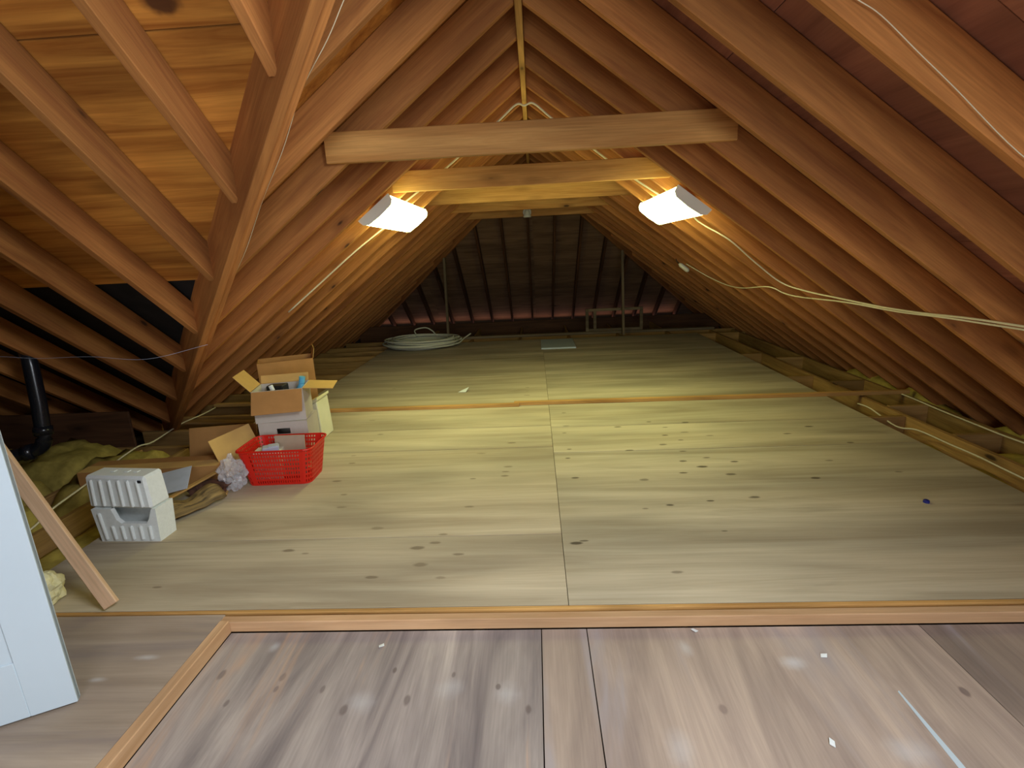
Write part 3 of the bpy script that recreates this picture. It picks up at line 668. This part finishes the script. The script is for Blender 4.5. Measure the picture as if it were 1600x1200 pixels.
foam('foam_box', (-2.135, 2.325, 0.0), R(-2), 0.325, 0.115, 0.185, 'white ribbed foam box with a cut-out front, on the floor under the other', True, 0.08)
foam('foam_box', (-2.15, 2.325, 0.187), R(-6), 0.365, 0.125, 0.175, 'white ribbed foam box sitting on top of the cut-out one', False, -0.05)

# ------------------------------------------------------------------ red basket
def basket():
    root = empty('shopping_basket', (-1.665, 2.975, 0.0), R(2))
    W0, D0, W1, D1, H = 0.40, 0.235, 0.47, 0.30, 0.235
    def per(w, d, r, n):
        pts = []
        cs = [(w / 2 - r, -0.0 + r, -90), (w / 2 - r, d - r, 0), (-w / 2 + r, d - r, 90), (-w / 2 + r, r, 180)]
        poly = []
        for cx, cy, a0 in cs:
            for k in range(5): a = R(a0 + 90 * k / 4); poly.append(Vector((cx + r * math.cos(a), cy + r * math.sin(a), 0)))
        poly.append(poly[0]); ln = [0]
        for a, b in zip(poly, poly[1:]): ln.append(ln[-1] + (b - a).length)
        for i in range(n):
            s = ln[-1] * i / n; j = max(k for k in range(len(ln)) if ln[k] <= s + 1e-9); j = min(j, len(poly) - 2)
            f = (s - ln[j]) / max(1e-9, ln[j + 1] - ln[j]); pts.append(poly[j].lerp(poly[j + 1], f))
        return pts
    nU = 168; rows = [0, 0.012, 0.030, 0.042, 0.060, 0.072, 0.090, 0.102, 0.120, 0.132, 0.150, 0.162, 0.180, 0.192, 0.206, 0.218, H]
    bm = bmesh.new(); ring = []
    for z in rows:
        k = z / H; w, d = W0 + (W1 - W0) * k, D0 + (D1 - D0) * k
        pp_ = per(w, d, 0.045, nU); y0 = -(d - D0) * 0.35
        ring.append([bm.verts.new((p.x, p.y + y0, z)) for p in pp_])
    for r in range(len(rows) - 1):
        for i in range(nU):
            hole = (r % 2 == 1) and i % 2 == 0 and 0 < r < 16 and (i % 42) not in (0, 40)
            if not hole: bm.faces.new((ring[r][i], ring[r][(i + 1) % nU], ring[r + 1][(i + 1) % nU], ring[r + 1][i]))
    bm.faces.new(list(reversed(ring[0])))
    o = mesh_obj('basket_body', bm, RED, root); m = o.modifiers.new('thickness', 'SOLIDIFY'); m.thickness = 0.003; m.offset = 0
    bm = bmesh.new(); pr = per(W1 + 0.012, D1 + 0.012, 0.048, 64); y0 = -(D1 - D0) * 0.35 - 0.006
    loop = [Vector((p.x, p.y + y0, H)) for p in pr] + [Vector((pr[0].x, pr[0].y + y0, H))]
    tube(bm, loop, 0.007, 8, False); finish(bm); mesh_obj('rim', bm, RED, root, None, True)
    return tag(root, 'red plastic shopping basket with slotted sides, full of odds and ends', 'basket')
basket()

# ------------------------------------------------------------------ cartons
def carton(name, loc, rz, w, d, h, mat, flaps, label, flapmat=None, slot=False, group=None, closed=False):
    root = empty(name, loc, rz); t = 0.005; bm = bmesh.new()
    if slot:
        for a in ((-w / 2, -0.045, 0, h), (0.045, w / 2, 0, h), (-0.045, 0.045, 0, h * 0.72), (-0.045, 0.045, h * 0.86, h)): bbox(bm, a[0], a[1], 0, t, a[2], a[3])
    else: bbox(bm, -w / 2, w / 2, 0, t, 0, h)
    bbox(bm, -w / 2, w / 2, d - t, d, 0, h); bbox(bm, -w / 2, -w / 2 + t, t, d - t, 0, h); bbox(bm, w / 2 - t, w / 2, t, d - t, 0, h); bbox(bm, -w / 2 + t, w / 2 - t, t, d - t, 0, t)
    if closed: bbox(bm, -w / 2, w / 2, 0, d, h, h + t)
    mesh_obj('carton_body', bm, mat, root)
    for side, ln, ang, fm in flaps:   # ang: 0 = upright, 90 = flat outwards, 180 = hanging down
        wd = (w if side in 'FB' else d) - 0.006
        bm = bmesh.new(); bbox(bm, -wd / 2, wd / 2, -0.002, 0.002, 0.002, ln, 0.001)
        base = {'F': ((0, -0.001, h), 0), 'B': ((0, d + 0.001, h), 180), 'L': ((-w / 2 - 0.001, d / 2, h), -90), 'R': ((w / 2 + 0.001, d / 2, h), 90)}[side]
        M = Matrix.Translation(base[0]) @ Matrix.Rotation(R(base[1]), 4, 'Z') @ Matrix.Rotation(R(ang), 4, 'X')
        mesh_obj('flap', bm, fm, root, M)
    return tag(root, label, 'carton', group)
CG = 'cartons behind the basket'
carton('carton', (-1.785, 3.36, 0.0), R(8), 0.33, 0.26, 0.29, CARDW, [], 'pale carton with a dark hand slot, bottom of the stack behind the basket', slot=True, group=CG, closed=True)
carton('carton', (-1.795, 3.37, 0.296), R(13), 0.335, 0.25, 0.225, CARDW, [('F', 0.165, 150, CARD), ('R', 0.20, 96, CARDL), ('L', 0.15, 40, CARDL), ('B', 0.06, 20, CARDL)], 'open carton with spread brown flaps, top of the stack behind the basket', group=CG)
carton('carton', (-2.03, 4.02, 0.0), R(26), 0.42, 0.26, 0.60, CARD, [('R', 0.08, 12, CARDL)], 'tall brown carton standing under the rafters behind the stacked pale ones', group=CG)
# white foam sheet box to the right of the stack
wb = empty('white_box', (-1.785, 3.80, 0.0), R(0))
bm = bmesh.new(); prism(bm, [(-0.075, 0), (0.075, 0), (0.062, 0.315), (-0.075, 0.245)], 'Y', 0, 0.22); finish(bm, 0.006); mesh_obj('box_body', bm, plain('cream_foam', srgb(222, 218, 190), 0.8, 0.04), wb)
bm = bmesh.new(); prism(bm, [(-0.084, 0.242), (0.072, 0.322), (0.072, 0.345), (-0.084, 0.265)], 'Y', -0.008, 0.228); finish(bm, 0.003); mesh_obj('lid', bm, plain('cream_foam_lid', srgb(226, 220, 188), 0.8, 0.04), wb)
tag(wb, 'cream white box with a slanting lid beside the carton stack', 'box')
# things inside the open carton
def bottle(name, loc, r, h, mat, capmat, tilt, label, cat='bottle'):
    root = bpy.data.objects.new(name, None); COL.objects.link(root)
    root.matrix_local = Matrix.Translation(loc) @ Matrix.Rotation(R(tilt), 4, 'Y')
    bm = bmesh.new(); tube(bm, [(0, 0, 0), (0, 0, h * 0.62), (0, 0, h * 0.78), (0, 0, h * 0.84)], [r, r, r * 0.5, r * 0.4], 14); finish(bm); mesh_obj('bottle_body', bm, mat, root, None, True)
    bm = bmesh.new(); tube(bm, [(0, 0, h * 0.84), (0, 0, h)], r * 0.5, 12); finish(bm); mesh_obj('cap', bm, capmat, root)
    return tag(root, label, cat)
bottle('spray_bottle', (-1.74, 3.52, 0.305), 0.042, 0.28, BLUE, BLUE, 14, 'light blue bottle poking out of the open carton')
bottle('spray_bottle', (-1.80, 3.45, 0.305), 0.03, 0.245, BLACK, FOAM, -18, 'black bottle with a pale cap in the open carton')
bm = bmesh.new(); bbox(bm, -0.06, 0.06, -0.05, 0.05, 0, 0.215, 0.006); tag(mesh_obj('small_box', bm, BLACK, None, Matrix.Translation((-1.885, 3.56, 0.303))), 'small black box in the open carton', 'box')
# things inside the basket
bm = bmesh.new(); bbox(bm, -0.10, 0.10, -0.004, 0.004, 0, 0.262, 0.001); tag(mesh_obj('cardboard_piece', bm, plain('grey_board', srgb(176, 156, 132), 0.85, 0.06), None, Matrix.Translation((-1.645, 3.13, 0.006)) @ Matrix.Rotation(R(-6), 4, 'X')), 'greyish card standing in the red basket', 'cardboard')
bm = bmesh.new(); bbox(bm, -0.085, 0.085, -0.06, 0.06, 0, 0.19, 0.004); tag(mesh_obj('small_box', bm, plain('white_pack', srgb(212, 206, 190), 0.6, 0.05), None, Matrix.Translation((-1.765, 3.09, 0.006)) @ Matrix.Rotation(R(8), 4, 'Z')), 'white packet lying in the red basket', 'box')
bm = bmesh.new(); bbox(bm, -0.05, 0.05, -0.035, 0.035, 0, 0.03, 0.004); bbox(bm, -0.012, 0.045, -0.03, 0.03, 0.0302, 0.034, 0.0)
tag(mesh_obj('small_box', bm, PAPER, None, Matrix.Translation((-1.735, 3.07, 0.198)) @ Matrix.Rotation(R(25), 4, 'Z')), 'small grey packet on top of the basket contents', 'box')
bm = bmesh.new(); bbox(bm, -0.16, 0.16, -0.002, 0.002, 0, 0.27, 0.001); tag(mesh_obj('cardboard_piece', bm, CARDL, None, frame((0.35, 1, 0.1), (-0.35, 0.1, 1), (-1.99, 3.2, 0.03))), 'tan cardboard flap leaning at the end of the red basket', 'cardboard')

# ------------------------------------------------------------------ clutter behind the foam boxes
lb = empty('long_carton', (-2.49, 3.08, 0.0), R(4))
bm = bmesh.new(); bbox(bm, -0.48, 0.42, -0.10, 0.10, 0, 0.13, 0.006); mesh_obj('carton_body', bm, CARD, lb)
bm = bmesh.new(); bbox(bm, -0.47, 0.41, -0.095, 0.0, 0.131, 0.135, 0.001); mesh_obj('flap', bm, CARDL, lb, Matrix.Rotation(R(2), 4, 'X'))
tag(lb, 'long flat brown carton lying behind the foam boxes', 'carton')
tag(board('cardboard_piece', (-2.55, 3.42, 0.0), (-2.08, 3.50, 0.0), (0, 0.35, 1), 0.006, 0.24, CARD), 'brown cardboard leaning behind the long carton', 'cardboard')
# folded striped rug lying slantwise
bm = bmesh.new(); prof = []
rows = []
for i in range(15):
    u = i / 14
    row = []
    for j in range(9):
        v = j / 8
        x = -0.22 + 0.36 * u; y = -0.09 + 0.18 * v
        z = 0.035 + 0.075 * math.sin(math.pi * v) * (0.7 + 0.3 * math.sin(u * 9)) + 0.02 * noise.noise(Vector((u * 4, v * 5, 1)))
        row.append(bm.verts.new((x, y, max(z, 0.006))))
    rows.append(row)
for i in range(14):
    for j in range(8): bm.faces.new((rows[i][j], rows[i + 1][j], rows[i + 1][j + 1], rows[i][j + 1]))
ob = mesh_obj('folded_rug', bm, RUG, None, Matrix.Translation((-2.02, 2.68, 0.0)) @ Matrix.Rotation(R(62), 4, 'Z'), True)
m = ob.modifiers.new('thickness', 'SOLIDIFY'); m.thickness = 0.012
tag(ob, 'striped dusty strip of rug folded beside the foam boxes', 'rug')
def crumple(name, loc, sx, sy, sz, mat, label, cat, seed, sub=3, amp=0.35):
    bm = bmesh.new(); bmesh.ops.create_icosphere(bm, subdivisions=sub, radius=1.0)
    o3 = Vector((seed * 3.7, seed, 0))
    for v in bm.verts:
        n1 = abs(noise.noise(v.co * 1.9 + o3)) * 1.4 - 0.3 + 0.5 * noise.noise(v.co * 4.5 + o3)
        k = 1 + amp * n1; v.co = Vector((v.co.x * sx * k, v.co.y * sy * k, max(0.0, (v.co.z * k + 0.9) * sz * 0.55)))
    return tag(mesh_obj(name, bm, mat, None, Matrix.Translation(loc)), label, cat)
crumple('cloth_heap', (-2.05, 2.86, 0.0), 0.12, 0.07, 0.09, BROWN, 'crumpled dark brown cloth beside the plastic bag', 'cloth', 2)
crumple('plastic_bag', (-1.93, 2.93, 0.0), 0.075, 0.06, 0.20, BAG, 'crumpled clear plastic bag against the red basket', 'bag', 5, 4, 0.45)
tag(board('wood_scrap', (-2.10, 2.80, 0.0), (-1.94, 2.87, 0.0), (0, 0, 1), 0.06, 0.012, CARDL), 'tan wood scrap on the floor in front of the cloth', 'scrap')
tag(board('wood_scrap', (-2.12, 2.62, 0.09), (-2.02, 3.0, 0.11), (0, 0, 1), 0.03, 0.012, JOIST), 'narrow wood strip lying on the folded rug', 'scrap')
ps = tag(box('paper_sheet', -0.10, 0.10, -0.12, 0.12, 0, 0.004, PAPER, None, 0.001, Matrix.Translation((-2.20, 2.76, 0.135)) @ Matrix.Rotation(R(14), 4, 'X') @ Matrix.Rotation(R(25), 4, 'Z')), 'grey blue magazine beside the upper foam box', 'magazine')
# bits on the floor
bm = bmesh.new(); A = [bm.verts.new(p) for p in ((-0.05, -0.03, 0.002), (0.03, -0.045, 0.004), (0.055, 0.04, 0.035), (-0.01, 0.02, 0.012))]; bm.faces.new(A)
ob = mesh_obj('paper_scrap', bm, FOAM, None, Matrix.Translation((-0.774, 5.136, 0.001))); m = ob.modifiers.new('thickness', 'SOLIDIFY'); m.thickness = 0.002; m.offset = 1
tag(ob, 'white paper scrap on the deck beyond the batten', 'paper')
bm = bmesh.new(); tube(bm, [(0, 0, 0), (0, 0, 0.012), (0, 0, 0.015)], [0.015, 0.014, 0.010], 12); finish(bm); tag(mesh_obj('bottle_cap', bm, DBLUE, None, Matrix.Translation((1.986, 2.542, 0.0))), 'tiny dark blue cap on the deck', 'cap')
for i, (x, y, z, cl_) in enumerate(((0.95, 1.55, ZNF, 'between pine header and paint streak'), (0.80, 1.22, ZNF, 'nearest the camera, beside the paint streak'), (0.55, 1.68, ZNF, 'close against the pine header, beyond the floor seams'), (-0.62, 1.62, ZNF, 'on the greyest knotty sheet'))):
    bm = bmesh.new(); A = [bm.verts.new(p) for p in ((-0.012, -0.006, 0.001), (0.008, -0.008, 0.002), (0.014, 0.005, 0.006), (-0.006, 0.008, 0.003))]; bm.faces.new(A)
    ob = mesh_obj('paint_chip', bm, FOAM, None, Matrix.Translation((x, y, z + 0.001)) @ Matrix.Rotation(i * 1.3, 4, 'Z')); m = ob.modifiers.new('thickness', 'SOLIDIFY'); m.thickness = 0.0015; m.offset = 1
    tag(ob, 'small white chip on the sunken plywood ' + cl_, 'chip', 'white chips on the sunken floor')
